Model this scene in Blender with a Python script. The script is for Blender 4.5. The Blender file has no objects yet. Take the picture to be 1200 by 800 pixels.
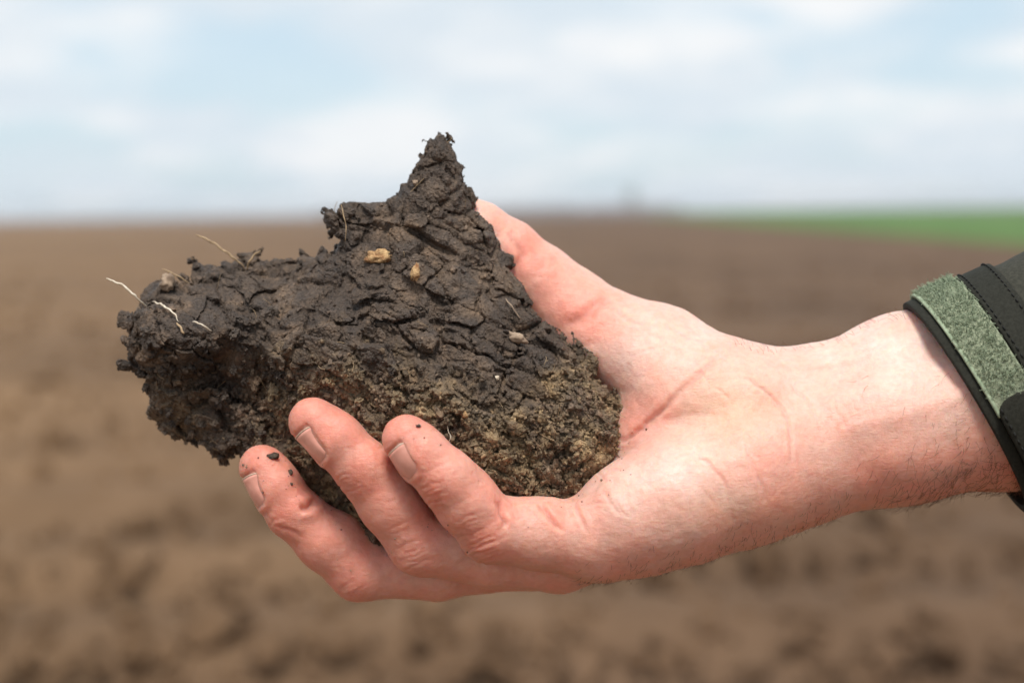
import bpy, bmesh, math, random
import numpy as np
from mathutils import Vector, Matrix

random.seed(7)
rng = np.random.default_rng(7)
C = bpy.context.scene.collection
scene = bpy.context.scene

# ------------------------------------------------------------------ camera
FOCAL, SENSOR = 50.0, 36.0
DIST = 0.42                                   # metres from the lens to the middle of the hand
UNIT = DIST * SENSOR / FOCAL / 1200.0         # modelling unit: about a quarter of a millimetre
CAM = np.array([0.0, 0.0, 1.32])
PITCH = math.atan(150.0 / (1200 * FOCAL / SENSOR))
ROLL = 0.0148
fw = np.array([0, math.cos(PITCH), -math.sin(PITCH)])
up0 = np.array([0, math.sin(PITCH), math.cos(PITCH)])
rt0 = np.array([1.0, 0, 0])
rt = rt0 * math.cos(ROLL) - up0 * math.sin(ROLL)
up = rt0 * math.sin(ROLL) + up0 * math.cos(ROLL)
cam_data = bpy.data.cameras.new('camera')
cam_data.lens = FOCAL
cam_data.sensor_width = SENSOR
cam_data.clip_start = 0.02
cam_data.clip_end = 20000
cam_data.dof.use_dof = True
cam_data.dof.focus_distance = DIST - 50 * UNIT
cam_data.dof.aperture_fstop = 6.3
cam_data.dof.aperture_blades = 0
cam = bpy.data.objects.new('camera', cam_data)
C.objects.link(cam)
cam.matrix_world = Matrix(((rt[0], up[0], -fw[0], CAM[0]), (rt[1], up[1], -fw[1], CAM[1]),
                           (rt[2], up[2], -fw[2], CAM[2]), (0, 0, 0, 1)))
scene.camera = cam

# ------------------------------------------------------------------ sky, sun, exposure
SUN_EL, SUN_AZ = math.radians(60), math.radians(180)   # azimuth clockwise from +Y
world = bpy.data.worlds.new('World')
scene.world = world
world.use_nodes = True
nt = world.node_tree
nt.nodes.clear()
def N(tree, typ, **kw):
    n = tree.nodes.new(typ)
    for k, v in kw.items():
        if k.startswith('i_'):
            key = k[2:]
            n.inputs[int(key) if key.isdigit() else key.replace('_', ' ')].default_value = v
        else:
            setattr(n, k, v)
    return n
sky = N(nt, 'ShaderNodeTexSky', sky_type='NISHITA', sun_disc=False, sun_elevation=SUN_EL, sun_rotation=SUN_AZ,
        altitude=100, air_density=1.0, dust_density=1.5, ozone_density=1.2)
tc = N(nt, 'ShaderNodeTexCoord')
sep = N(nt, 'ShaderNodeSeparateXYZ')
nt.links.new(tc.outputs['Generated'], sep.inputs[0])
# flat cloud layer: direction / (height + offset)
add = N(nt, 'ShaderNodeMath', operation='ADD', i_1=0.22)
mx = N(nt, 'ShaderNodeMath', operation='MAXIMUM', i_1=0.0)
nt.links.new(sep.outputs['Z'], mx.inputs[0])
nt.links.new(mx.outputs[0], add.inputs[0])
dx = N(nt, 'ShaderNodeMath', operation='DIVIDE'); dy = N(nt, 'ShaderNodeMath', operation='DIVIDE')
nt.links.new(sep.outputs['X'], dx.inputs[0]); nt.links.new(add.outputs[0], dx.inputs[1])
nt.links.new(sep.outputs['Y'], dy.inputs[0]); nt.links.new(add.outputs[0], dy.inputs[1])
cmb = N(nt, 'ShaderNodeCombineXYZ', i_Z=3.3)
nt.links.new(dx.outputs[0], cmb.inputs['X']); nt.links.new(dy.outputs[0], cmb.inputs['Y'])
cn = N(nt, 'ShaderNodeTexNoise', i_Scale=1.5, i_Detail=5.0, i_Roughness=0.52, i_Distortion=0.3)
nt.links.new(cmb.outputs[0], cn.inputs['Vector'])
cr = N(nt, 'ShaderNodeMapRange', i_1=0.36, i_2=0.58, i_3=0.10, i_4=1.0)
cr.interpolation_type = 'SMOOTHSTEP'
nt.links.new(cn.outputs['Fac'], cr.inputs[0])
cn2 = N(nt, 'ShaderNodeTexNoise', i_Scale=2.6, i_Detail=3.0, i_Roughness=0.5)
nt.links.new(cmb.outputs[0], cn2.inputs['Vector'])
ccol = N(nt, 'ShaderNodeMix', data_type='RGBA')
ccol.inputs[6].default_value = (3.1, 3.45, 3.75, 1)
ccol.inputs[7].default_value = (4.0, 4.05, 4.1, 1)
cr2 = N(nt, 'ShaderNodeMapRange', i_1=0.40, i_2=0.62)
nt.links.new(cn2.outputs['Fac'], cr2.inputs[0])
nt.links.new(cr2.outputs[0], ccol.inputs[0])
mixs = N(nt, 'ShaderNodeMix', data_type='RGBA')
nt.links.new(cr.outputs[0], mixs.inputs[0])
gap = N(nt, 'ShaderNodeMix', data_type='RGBA')
gap.inputs[0].default_value = 0.85
gap.inputs[7].default_value = (2.4, 3.0, 3.4, 1)          # thin high veil in front of the blue
nt.links.new(sky.outputs[0], gap.inputs[6])
nt.links.new(gap.outputs[2], mixs.inputs[6])
nt.links.new(ccol.outputs[2], mixs.inputs[7])
bg = N(nt, 'ShaderNodeBackground', i_Strength=0.1)
wo = N(nt, 'ShaderNodeOutputWorld')
nt.links.new(mixs.outputs[2], bg.inputs['Color'])
nt.links.new(bg.outputs[0], wo.inputs[0])

sun_d = bpy.data.lights.new('sun', 'SUN')
sun_d.energy = 1.5
sun_d.angle = math.radians(16)
sun_d.color = (1.0, 0.94, 0.85)
sun = bpy.data.objects.new('sun', sun_d)
C.objects.link(sun)
sdir = Vector((math.sin(SUN_AZ) * math.cos(SUN_EL), math.cos(SUN_AZ) * math.cos(SUN_EL), math.sin(SUN_EL)))
sun.rotation_euler = sdir.to_track_quat('Z', 'Y').to_euler()
sun.location = (0, 0, 10)

vs = scene.view_settings
vs.view_transform = 'Standard'
vs.look = 'None'
vs.exposure = 1.27
vs.gamma = 1.0
vs.use_curve_mapping = False
scene.cycles.use_denoising = True
scene.cycles.max_bounces = 8

# ------------------------------------------------------------------ helpers
def P(a):
    """modelling coordinates (x right, y down, z away, in UNITs about the hand) -> world metres"""
    a = np.atleast_2d(np.asarray(a, float))
    z = DIST + a[:, 2] * UNIT
    k = z * SENSOR / FOCAL / 1200.0
    return CAM + np.outer((a[:, 0] - 600) * k, rt) + np.outer(-(a[:, 1] - 400) * k, up) + np.outer(z, fw)

def mesh_from(name, verts, faces, smooth=True):
    me = bpy.data.meshes.new(name)
    verts = np.asarray(verts, np.float32)
    if isinstance(faces, np.ndarray):
        n = faces.shape[1]
        me.vertices.add(len(verts)); me.vertices.foreach_set('co', verts.ravel())
        me.loops.add(faces.size); me.loops.foreach_set('vertex_index', faces.ravel().astype(np.int32))
        me.polygons.add(len(faces))
        me.polygons.foreach_set('loop_start', np.arange(0, faces.size, n, dtype=np.int32))
        me.polygons.foreach_set('loop_total', np.full(len(faces), n, np.int32))
        me.update(calc_edges=True)
    else:
        me.from_pydata(verts.tolist(), [], faces)
    me.polygons.foreach_set('use_smooth', np.full(len(me.polygons), smooth, bool))
    me.update()
    return me

def link(name, me, mat=None, parent=None, label=None, cat=None, kind=None, group=None):
    o = bpy.data.objects.new(name, me)
    C.objects.link(o)
    if mat is not None and me is not None and not me.materials:
        me.materials.append(mat)
    if parent is not None:
        o.parent = parent
        o.matrix_parent_inverse = PINV[parent.name]
    if label: o['label'] = label
    if cat: o['category'] = cat
    if kind: o['kind'] = kind
    if group: o['group'] = group
    PINV[o.name] = o.matrix_basis.inverted() if parent is None else Matrix()
    return o
PINV = {}

def vcol(me, name, col):
    a = me.color_attributes.new(name, 'FLOAT_COLOR', 'POINT')
    c = np.ones((len(me.vertices), 4), np.float32)
    c[:, :3] = col
    a.data.foreach_set('color', c.ravel())

def calc_normals(v, f):
    n = np.zeros_like(v)
    if f.shape[1] == 4:
        fn = np.cross(v[f[:, 2]] - v[f[:, 0]], v[f[:, 3]] - v[f[:, 1]])
    else:
        fn = np.cross(v[f[:, 1]] - v[f[:, 0]], v[f[:, 2]] - v[f[:, 0]])
    for i in range(f.shape[1]):
        for c in range(3):
            n[:, c] += np.bincount(f[:, i], fn[:, c], len(v))
    return n / np.maximum(np.linalg.norm(n, axis=1, keepdims=True), 1e-9)

def smooth_mesh(v, f, it=2, lam=0.5):
    e = np.concatenate([f[:, [0, 1]], f[:, [1, 2]], f[:, [2, 3]], f[:, [3, 0]]])
    e = np.concatenate([e, e[:, ::-1]])
    cnt = np.maximum(np.bincount(e[:, 0], minlength=len(v)), 1)[:, None]
    for i in range(it):
        for l in (lam, -lam * 1.04):
            av = np.stack([np.bincount(e[:, 0], v[e[:, 1], c], len(v)) for c in range(3)], 1) / cnt
            v = v + l * (av - v)
    return v

def surface_nets(F, org, h):
    ins = F < 0
    nx, ny, nz = F.shape
    cc = np.zeros((nx - 1, ny - 1, nz - 1), np.uint8)
    offs = [(i, j, k) for i in (0, 1) for j in (0, 1) for k in (0, 1)]
    for (i, j, k) in offs:
        cc += ins[i:nx - 1 + i, j:ny - 1 + j, k:nz - 1 + k]
    act = np.nonzero((cc > 0) & (cc < 8))
    idx = np.stack(act, 1)
    vid = np.full(cc.shape, -1, np.int32)
    vid[act] = np.arange(len(idx))
    val = {o: F[idx[:, 0] + o[0], idx[:, 1] + o[1], idx[:, 2] + o[2]] for o in offs}
    s = np.zeros((len(idx), 3)); c = np.zeros(len(idx))
    for a in offs:
        for ax in range(3):
            if a[ax] == 0:
                b = list(a); b[ax] = 1; b = tuple(b)
                m = (val[a] < 0) != (val[b] < 0)
                t = np.where(m, val[a] / np.where(m, val[a] - val[b], 1), 0)
                p = np.tile(np.array(a, float), (len(idx), 1))
                p[:, ax] = t
                s += p * m[:, None]; c += m
    v = (idx + s / np.maximum(c, 1)[:, None]) * h + np.asarray(org)
    quads = []
    for ax in range(3):
        sl0 = [slice(None)] * 3; sl1 = [slice(None)] * 3
        sl0[ax] = slice(0, -1); sl1[ax] = slice(1, None)
        a, b = ins[tuple(sl0)], ins[tuple(sl1)]
        o1, o2 = [(1, 2), (2, 0), (0, 1)][ax]
        for flip, m in ((0, a & ~b), (1, ~a & b)):
            e = np.stack(np.nonzero(m), 1)
            ok = (e[:, o1] > 0) & (e[:, o2] > 0) & (e[:, o1] < cc.shape[o1]) & (e[:, o2] < cc.shape[o2])
            e = e[ok]
            q = []
            for (p, r) in ((-1, -1), (0, -1), (0, 0), (-1, 0)):
                g = e.copy(); g[:, o1] += p; g[:, o2] += r
                q.append(vid[g[:, 0], g[:, 1], g[:, 2]])
            q = np.stack(q, 1)
            quads.append(q[:, ::-1] if flip else q)
    return v, np.concatenate(quads)[:, ::-1]      # the y axis of the modelling space is mirrored: flip

LAT = rng.random((64, 64, 64)).astype(np.float32)
def vnoise(p):
    p = np.asarray(p, np.float32)
    fl = np.floor(p); f = p - fl; i = fl.astype(np.int32)
    f = f * f * f * (f * (f * 6 - 15) + 10)
    x0, y0, z0 = (i & 63).T; x1, y1, z1 = ((i + 1) & 63).T
    fx, fy, fz = f.T
    T = LAT.ravel()
    x0 = x0 << 12; x1 = x1 << 12; y0 = y0 << 6; y1 = y1 << 6
    def row(y, z):
        k = y + z; a = T[x0 + k]; return a + (T[x1 + k] - a) * fx
    a, b, c, d = row(y0, z0), row(y1, z0), row(y0, z1), row(y1, z1)
    u = a + (b - a) * fy; v = c + (d - c) * fy
    return (u + (v - u) * fz) * 2 - 1
def fbm(p, o=4, g=0.5):
    s = 0; a = 1; t = 0
    for i in range(o):
        s = s + a * vnoise(p * 2 ** i + 17.3 * i); t += a; a *= g
    return s / t
JIT = rng.random((3, 32, 32, 32)).astype(np.float32)
CEL = rng.random((32, 32, 32)).astype(np.float32)
TIL = rng.normal(size=(3, 32, 32, 32)).astype(np.float32)
TIL /= np.sqrt((TIL ** 2).sum(0))
def voronoi(p):
    """nearest and second distance, a random value per cell, and a tilted plane per cell (broken faces)"""
    i = np.floor(p).astype(np.int32); f = (p - i).astype(np.float32)
    f1 = np.full(len(p), 9, np.float32); f2 = f1.copy(); cv = np.zeros(len(p), np.float32); tl = cv.copy()
    for a in (-1, 0, 1):
        for b in (-1, 0, 1):
            for c in (-1, 0, 1):
                ix, iy, iz = (i[:, 0] + a) & 31, (i[:, 1] + b) & 31, (i[:, 2] + c) & 31
                k = (ix * 32 + iy) * 32 + iz
                ex = f[:, 0] - a - JIT[0].ravel()[k]; ey = f[:, 1] - b - JIT[1].ravel()[k]; ez = f[:, 2] - c - JIT[2].ravel()[k]
                d = np.sqrt(ex * ex + ey * ey + ez * ez)
                nearer = d < f1
                f2 = np.where(nearer, f1, np.minimum(f2, d))
                w = np.nonzero(nearer)[0]; kw = k[w]
                cv[w] = CEL.ravel()[kw]
                tl[w] = ex[w] * TIL[0].ravel()[kw] + ey[w] * TIL[1].ravel()[kw] + ez[w] * TIL[2].ravel()[kw]
                f1 = np.where(nearer, d, f1)
    return f1, f2, cv, tl
def sst(a, b, x):
    t = np.clip((x - a) / (b - a), 0, 1)
    return t * t * (3 - 2 * t)
def polydist(p, pl):
    """distance in the first two coordinates from points to a polyline, and 0..1 position along it"""
    best = np.full(len(p), 1e9); pos = np.zeros(len(p))
    pl = np.asarray(pl, float)
    n = len(pl) - 1
    for k in range(n):
        a, b = pl[k, :2], pl[k + 1, :2]
        t = np.clip(((p[:, :2] - a) @ (b - a)) / max((b - a) @ (b - a), 1e-9), 0, 1)
        d = np.linalg.norm(p[:, :2] - (a + t[:, None] * (b - a)), axis=1)
        pos = np.where(d < best, (k + t) / n, pos)
        best = np.minimum(best, d)
    return best, pos
def catmull(pts, n):
    pts = np.asarray(pts, float)
    q = np.vstack([2 * pts[0] - pts[1], pts, 2 * pts[-1] - pts[-2]])
    out = []
    for i in range(len(pts) - 1):
        for t in np.linspace(0, 1, n, endpoint=False):
            p0, p1, p2, p3 = q[i:i + 4]
            out.append(0.5 * (2 * p1 + (p2 - p0) * t + (2 * p0 - 5 * p1 + 4 * p2 - p3) * t * t + (3 * p1 - p0 - 3 * p2 + p3) * t ** 3))
    out.append(pts[-1])
    return np.array(out)
def tube(path, rad, sides=6, cap=True):
    path = np.asarray(path, float)
    n = len(path)
    rad = np.broadcast_to(np.asarray(rad, float), (n,))
    tan = np.gradient(path, axis=0)
    tan /= np.maximum(np.linalg.norm(tan, axis=1, keepdims=True), 1e-12)
    ref = np.array([0.31, 0.87, 0.39])
    s = np.cross(tan, ref); s /= np.maximum(np.linalg.norm(s, axis=1, keepdims=True), 1e-12)
    t = np.cross(tan, s)
    an = np.arange(sides) / sides * 2 * math.pi
    v = (path[:, None] + rad[:, None, None] * (np.cos(an)[None, :, None] * s[:, None] + np.sin(an)[None, :, None] * t[:, None])).reshape(-1, 3)
    f = []
    for i in range(n - 1):
        for j in range(sides):
            k = (j + 1) % sides
            f.append((i * sides + j, i * sides + k, (i + 1) * sides + k, (i + 1) * sides + j))
    if cap:
        f.append(tuple(range(sides))[::-1]); f.append(tuple((n - 1) * sides + j for j in range(sides)))
    return v, f
class Join:
    def __init__(s): s.v = []; s.f = []; s.n = 0
    def add(s, v, f):
        s.v.append(np.asarray(v)); s.f += [tuple(int(i) + s.n for i in q) for q in f]; s.n += len(v)
    def mesh(s, name, smooth=True): return mesh_from(name, np.concatenate(s.v), s.f, smooth)

def mat(name):
    m = bpy.data.materials.new(name)
    m.use_nodes = True
    t = m.node_tree
    return m, t, t.nodes['Principled BSDF']
def L(t, a, b): t.links.new(a, b)
def objcoord(t, scale):
    g = N(t, 'ShaderNodeNewGeometry')
    mp = N(t, 'ShaderNodeVectorMath', operation='MULTIPLY')
    mp.inputs[1].default_value = scale if hasattr(scale, '__len__') else (scale,) * 3
    L(t, g.outputs['Position'], mp.inputs[0])
    return mp.outputs[0]
def ramp(t, fac, stops):
    r = N(t, 'ShaderNodeValToRGB')
    el = r.color_ramp.elements
    while len(el) < len(stops): el.new(0.5)
    for e, (p, c) in zip(el, stops): e.position = p; e.color = (*c, 1)
    L(t, fac, r.inputs[0])
    return r.outputs[0]
def mixc(t, fac, a, b, blend='MIX'):
    m = N(t, 'ShaderNodeMix', data_type='RGBA', blend_type=blend)
    for s, i in ((fac, 0), (a, 6), (b, 7)):
        if isinstance(s, (int, float)): m.inputs[i].default_value = s
        elif isinstance(s, tuple): m.inputs[i].default_value = (*s, 1)
        else: L(t, s, m.inputs[i])
    return m.outputs[2]
def bump(t, bs, h, strength, dist, prev=None):
    b = N(t, 'ShaderNodeBump', i_Strength=strength, i_Distance=dist)
    L(t, h, b.inputs['Height'])
    if prev: L(t, prev, b.inputs['Normal'])
    L(t, b.outputs[0], bs.inputs['Normal'])
    return b.outputs[0]

# ------------------------------------------------------------------ materials
def m_soil_field():
    m, t, b = mat('ploughed soil')
    g = objcoord(t, 1.0)
    big = N(t, 'ShaderNodeTexNoise', i_Scale=0.35, i_Detail=3.0, i_Roughness=0.6); L(t, g, big.inputs['Vector'])
    mid = N(t, 'ShaderNodeTexNoise', i_Scale=2.0, i_Detail=4.0, i_Roughness=0.55); L(t, g, mid.inputs['Vector'])
    rows = N(t, 'ShaderNodeTexNoise', i_Scale=1.0, i_Detail=2.0)
    rs = N(t, 'ShaderNodeVectorMath', operation='MULTIPLY'); rs.inputs[1].default_value = (0.02, 0.16, 0.3); L(t, g, rs.inputs[0]); L(t, rs.outputs[0], rows.inputs['Vector'])
    c1 = ramp(t, mid.outputs['Fac'], [(0.22, (0.132, 0.092, 0.059)), (0.52, (0.168, 0.118, 0.076)), (0.82, (0.22, 0.158, 0.105))])
    c2 = ramp(t, big.outputs['Fac'], [(0.35, (0.72, 0.70, 0.69)), (0.65, (1.1, 1.08, 1.06))])
    c3 = ramp(t, rows.outputs['Fac'], [(0.40, (0.86, 0.84, 0.83)), (0.62, (1.08, 1.05, 1.0))])
    # drier, paler ground towards the left of the field
    sp = N(t, 'ShaderNodeSeparateXYZ'); L(t, g, sp.inputs[0])
    dv = N(t, 'ShaderNodeMath', operation='DIVIDE'); L(t, sp.outputs['X'], dv.inputs[0])
    am = N(t, 'ShaderNodeMath', operation='ADD', i_1=6.0); L(t, sp.outputs['Y'], am.inputs[0]); L(t, am.outputs[0], dv.inputs[1])
    c4 = ramp(t, N_map(t, dv.outputs[0], -0.30, 0.30), [(0.0, (1.25, 1.13, 0.98)), (0.55, (0.84, 0.75, 0.72)), (1.0, (0.76, 0.69, 0.68))])
    c = mixc(t, 1.0, c1, c2, 'MULTIPLY'); c = mixc(t, 1.0, c, c3, 'MULTIPLY'); c = mixc(t, 1.0, c, c4, 'MULTIPLY')
    L(t, c, b.inputs['Base Color'])
    b.inputs['Roughness'].default_value = 0.95
    b.inputs['Specular IOR Level'].default_value = 0.15
    bump(t, b, mid.outputs['Fac'], 0.6, 0.04)
    return m
def N_map(t, s, a, b):
    n = N(t, 'ShaderNodeMapRange', i_1=a, i_2=b); L(t, s, n.inputs[0]); return n.outputs[0]
def m_clod():
    m, t, b = mat('moist clod soil')
    a = N(t, 'ShaderNodeVertexColor', layer_name='soil')
    g = objcoord(t, 1000.0)
    n1 = N(t, 'ShaderNodeTexNoise', i_Scale=0.9, i_Detail=5.0, i_Roughness=0.7); L(t, g, n1.inputs['Vector'])
    n2 = N(t, 'ShaderNodeTexNoise', i_Scale=0.16, i_Detail=4.0, i_Roughness=0.6); L(t, g, n2.inputs['Vector'])
    v = N(t, 'ShaderNodeTexVoronoi', i_Scale=1.3); L(t, g, v.inputs['Vector'])
    r1 = ramp(t, n1.outputs['Fac'], [(0.3, (0.62, 0.60, 0.58)), (0.5, (0.98, 0.97, 0.96)), (0.72, (1.7, 1.62, 1.5))])
    r2 = ramp(t, n2.outputs['Fac'], [(0.35, (0.78, 0.79, 0.83)), (0.65, (1.25, 1.2, 1.12))])
    c = mixc(t, 1.0, a.outputs['Color'], r1, 'MULTIPLY'); c = mixc(t, 1.0, c, r2, 'MULTIPLY')
    L(t, c, b.inputs['Base Color'])
    rr = N(t, 'ShaderNodeMapRange', i_1=0.35, i_2=0.65, i_3=0.42, i_4=0.78); L(t, n2.outputs['Fac'], rr.inputs[0])
    am = N(t, 'ShaderNodeMath', operation='MULTIPLY_ADD', i_1=0.3); L(t, a.outputs['Alpha'], am.inputs[0]); L(t, rr.outputs[0], am.inputs[2])
    L(t, rr.outputs[0], b.inputs['Roughness'])
    b.inputs['Specular IOR Level'].default_value = 0.42
    w = N(t, 'ShaderNodeVectorMath', operation='MULTIPLY_ADD'); w.inputs[1].default_value = (2.2,) * 3; L(t, n2.outputs['Color'], w.inputs[0]); L(t, g, w.inputs[2])
    e = N(t, 'ShaderNodeTexVoronoi', i_Scale=0.42, feature='DISTANCE_TO_EDGE'); L(t, w.outputs[0], e.inputs['Vector'])
    er = N(t, 'ShaderNodeMapRange', i_1=0.0, i_2=0.10); L(t, e.outputs['Distance'], er.inputs[0])
    p = bump(t, b, er.outputs[0], 0.55, 0.0005)
    p = bump(t, b, n1.outputs['Fac'], 0.8, 0.0011, p)
    bump(t, b, v.outputs['Distance'], 0.5, 0.0006, p)
    return m
def m_simple(name, c1, c2, scale, rough=0.7, spec=0.3, bs=0.3, bd=0.0004, sss=0):
    m, t, b = mat(name)
    g = objcoord(t, scale)
    n = N(t, 'ShaderNodeTexNoise', i_Scale=1.0, i_Detail=5.0, i_Roughness=0.65); L(t, g, n.inputs['Vector'])
    L(t, ramp(t, n.outputs['Fac'], [(0.35, c1), (0.65, c2)]), b.inputs['Base Color'])
    b.inputs['Roughness'].default_value = rough
    b.inputs['Specular IOR Level'].default_value = spec
    if sss:
        b.inputs['Subsurface Weight'].default_value = sss
        b.inputs['Subsurface Radius'].default_value = (1.0, 0.4, 0.25)
        b.inputs['Subsurface Scale'].default_value = 0.002
    bump(t, b, n.outputs['Fac'], bs, bd)
    return m
def m_skin():
    m, t, b = mat('skin')
    a = N(t, 'ShaderNodeVertexColor', layer_name='skin')
    g = objcoord(t, 1000.0)
    n1 = N(t, 'ShaderNodeTexNoise', i_Scale=0.10, i_Detail=3.0, i_Roughness=0.55); L(t, g, n1.inputs['Vector'])
    n2 = N(t, 'ShaderNodeTexNoise', i_Scale=0.55, i_Detail=4.0, i_Roughness=0.6); L(t, g, n2.inputs['Vector'])
    c = mixc(t, 1.0, a.outputs['Color'], ramp(t, n1.outputs['Fac'], [(0.36, (1.03, 0.93, 0.90)), (0.64, (0.98, 1.04, 1.05))]), 'MULTIPLY')
    c = mixc(t, 1.0, c, ramp(t, n2.outputs['Fac'], [(0.35, (0.94, 0.90, 0.89)), (0.6, (1.02, 1.02, 1.02))]), 'MULTIPLY')
    L(t, c, b.inputs['Base Color'])
    b.inputs['Roughness'].default_value = 0.44
    b.inputs['Specular IOR Level'].default_value = 0.45
    b.inputs['Subsurface Weight'].default_value = 0.9
    b.inputs['Subsurface Radius'].default_value = (1.0, 0.36, 0.2)
    b.inputs['Subsurface Scale'].default_value = 0.0035
    v = N(t, 'ShaderNodeTexVoronoi', i_Scale=1.5, feature='DISTANCE_TO_EDGE'); L(t, g, v.inputs['Vector'])
    vr = N(t, 'ShaderNodeMapRange', i_1=0.0, i_2=0.15); L(t, v.outputs['Distance'], vr.inputs[0])
    w = N(t, 'ShaderNodeTexNoise', i_Scale=0.35, i_Detail=5.0, i_Roughness=0.7); L(t, g, w.inputs['Vector'])
    p = bump(t, b, vr.outputs[0], 0.22, 0.00012)
    p = bump(t, b, w.outputs['Fac'], 0.6, 0.0007, p)
    sc_ = N(t, 'ShaderNodeVectorMath', operation='MULTIPLY'); sc_.inputs[1].default_value = (0.35, 1.0, 1.6); L(t, g, sc_.inputs[0])
    ln = N(t, 'ShaderNodeTexNoise', i_Scale=1.1, i_Detail=3.0, i_Roughness=0.6); L(t, sc_.outputs[0], ln.inputs['Vector'])
    bump(t, b, ln.outputs['Fac'], 0.35, 0.0004, p)
    return m
M_FIELD = m_soil_field()
M_CLOD = m_clod()
M_SKIN = m_skin()
M_NAIL = m_simple('fingernail', (0.69, 0.305, 0.24), (0.77, 0.375, 0.30), 300, 0.30, 0.5, 0.1, 0.0001, 0)
M_NAILTIP = m_simple('nail free edge', (0.66, 0.46, 0.35), (0.8, 0.62, 0.50), 400, 0.4, 0.4, 0.1, 0.0001, 0)
M_HAIR = m_simple('arm hair', (0.09, 0.05, 0.03), (0.16, 0.09, 0.055), 200, 0.5, 0.3)
M_STRAW = m_simple('dry straw', (0.24, 0.16, 0.09), (0.46, 0.33, 0.20), 500, 0.6)
M_ROOT = m_simple('pale root', (0.48, 0.39, 0.29), (0.74, 0.66, 0.54), 400, 0.55)
M_KERNEL = m_simple('grain kernel', (0.30, 0.13, 0.05), (0.72, 0.48, 0.24), 520, 0.5, 0.4, 1.0, 0.002)
M_PEBBLE = m_simple('pale pebble', (0.20, 0.14, 0.10), (0.38, 0.28, 0.20), 300, 0.7)
M_CLOTH = m_simple('dark jacket fabric', (0.030, 0.030, 0.023), (0.054, 0.052, 0.041), 900, 0.85, 0.2, 0.5, 0.0003)
M_HEM = m_simple('cuff hem fabric', (0.016, 0.016, 0.012), (0.028, 0.028, 0.022), 1200, 0.85, 0.2, 0.5, 0.0003)
M_LOOP = m_simple('green loop fabric', (0.22, 0.25, 0.165), (0.35, 0.38, 0.27), 700, 0.95, 0.1, 1.0, 0.0012)
M_EDGE = m_simple('green edging', (0.24, 0.30, 0.20), (0.36, 0.42, 0.30), 900, 0.9, 0.1)
M_THREAD = m_simple('black thread', (0.008, 0.008, 0.008), (0.02, 0.02, 0.018), 900, 0.7)
M_CROP = m_simple('young green crop', (0.055, 0.115, 0.026), (0.105, 0.185, 0.046), 0.12, 0.9, 0.2, 0.0, 0.01)
M_BARK = m_simple('bark', (0.05, 0.04, 0.03), (0.10, 0.08, 0.06), 3, 0.9)
M_LEAF = m_simple('far foliage', (0.16, 0.18, 0.12), (0.28, 0.29, 0.21), 0.6, 0.9)
M_WOOD = m_simple('far leafless wood', (0.09, 0.065, 0.06), (0.16, 0.12, 0.11), 0.05, 0.95)

# ------------------------------------------------------------------ setting: field, crop, far wood, tree
def make_field():
    rings = np.concatenate([[0.0], np.geomspace(0.4, 6000, 330)])
    ang_f = np.linspace(-0.62, 0.62, 300)
    ang_b = np.linspace(0.62, 2 * math.pi - 0.62, 40)[1:-1]
    ang = np.concatenate([ang_f, ang_b])
    R, A = np.meshgrid(rings[1:], ang, indexing='ij')
    x, y = R * np.sin(A), R * np.cos(A)
    p = np.stack([x.ravel(), y.ravel(), np.zeros(x.size)], 1)
    step = np.maximum(R.ravel() * 0.03, 0.01)
    z = np.zeros(len(p))
    for lam, amp in ((2.2, 0.05), (0.7, 0.014), (0.28, 0.011), (0.13, 0.012)):
        z += amp * vnoise(p / lam + 3.7) * np.clip(lam / step / 3, 0, 1) ** 2
    z += 0.04 * np.sin(p[:, 1] * 2 * math.pi / 1.1 + 0.6 * vnoise(p / 2.5)) * np.clip(0.4 / step - 0.5, 0, 1)
    p[:, 2] = z - 0.05
    n, k = R.shape
    v = np.vstack([p, [[0, 0, -0.05]]])
    f = []
    i = np.arange(n - 1)[:, None]; j = np.arange(k)[None, :]
    a = i * k + j; b = i * k + (j + 1) % k
    q = np.stack([a, a + k, b + k, b], -1).reshape(-1, 4)
    me = mesh_from('ploughed_field', p, q[:, ::-1].copy())
    bm = bmesh.new(); bm.from_mesh(me)
    bm.verts.ensure_lookup_table()
    bm.faces.new([bm.verts[t] for t in range(k)])
    bmesh.ops.recalc_face_normals(bm, faces=bm.faces)
    if sum(fc.normal.z for fc in list(bm.faces)[:50]) < 0: bmesh.ops.reverse_faces(bm, faces=bm.faces)
    bm.to_mesh(me); bm.free()
    link('ploughed_field', me, M_FIELD, kind='structure')
make_field()

def ico(sub=1):
    bm = bmesh.new(); bmesh.ops.create_icosphere(bm, subdivisions=sub, radius=1)
    v = np.array([x.co[:] for x in bm.verts]); f = np.array([[q.index for q in x.verts] for x in bm.faces]); bm.free()
    return v, f
ICO1, ICOF1 = ico(1)
ICO2, ICOF2 = ico(2)
def lump(base, seed, amp=0.3, freq=1.3):
    return base * (1 + amp * vnoise(base * freq + seed * 7.1) + amp * 0.6 * vnoise(base * freq * 2.3 + seed * 3.3))[:, None]
def rand_rot():
    q = rng.normal(size=4); q /= np.linalg.norm(q); w, x, y, z = q
    return np.array([[1 - 2 * (y * y + z * z), 2 * (x * y - z * w), 2 * (x * z + y * w)],
                     [2 * (x * y + z * w), 1 - 2 * (x * x + z * z), 2 * (y * z - x * w)],
                     [2 * (x * z - y * w), 2 * (y * z + x * w), 1 - 2 * (x * x + y * y)]])
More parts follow.
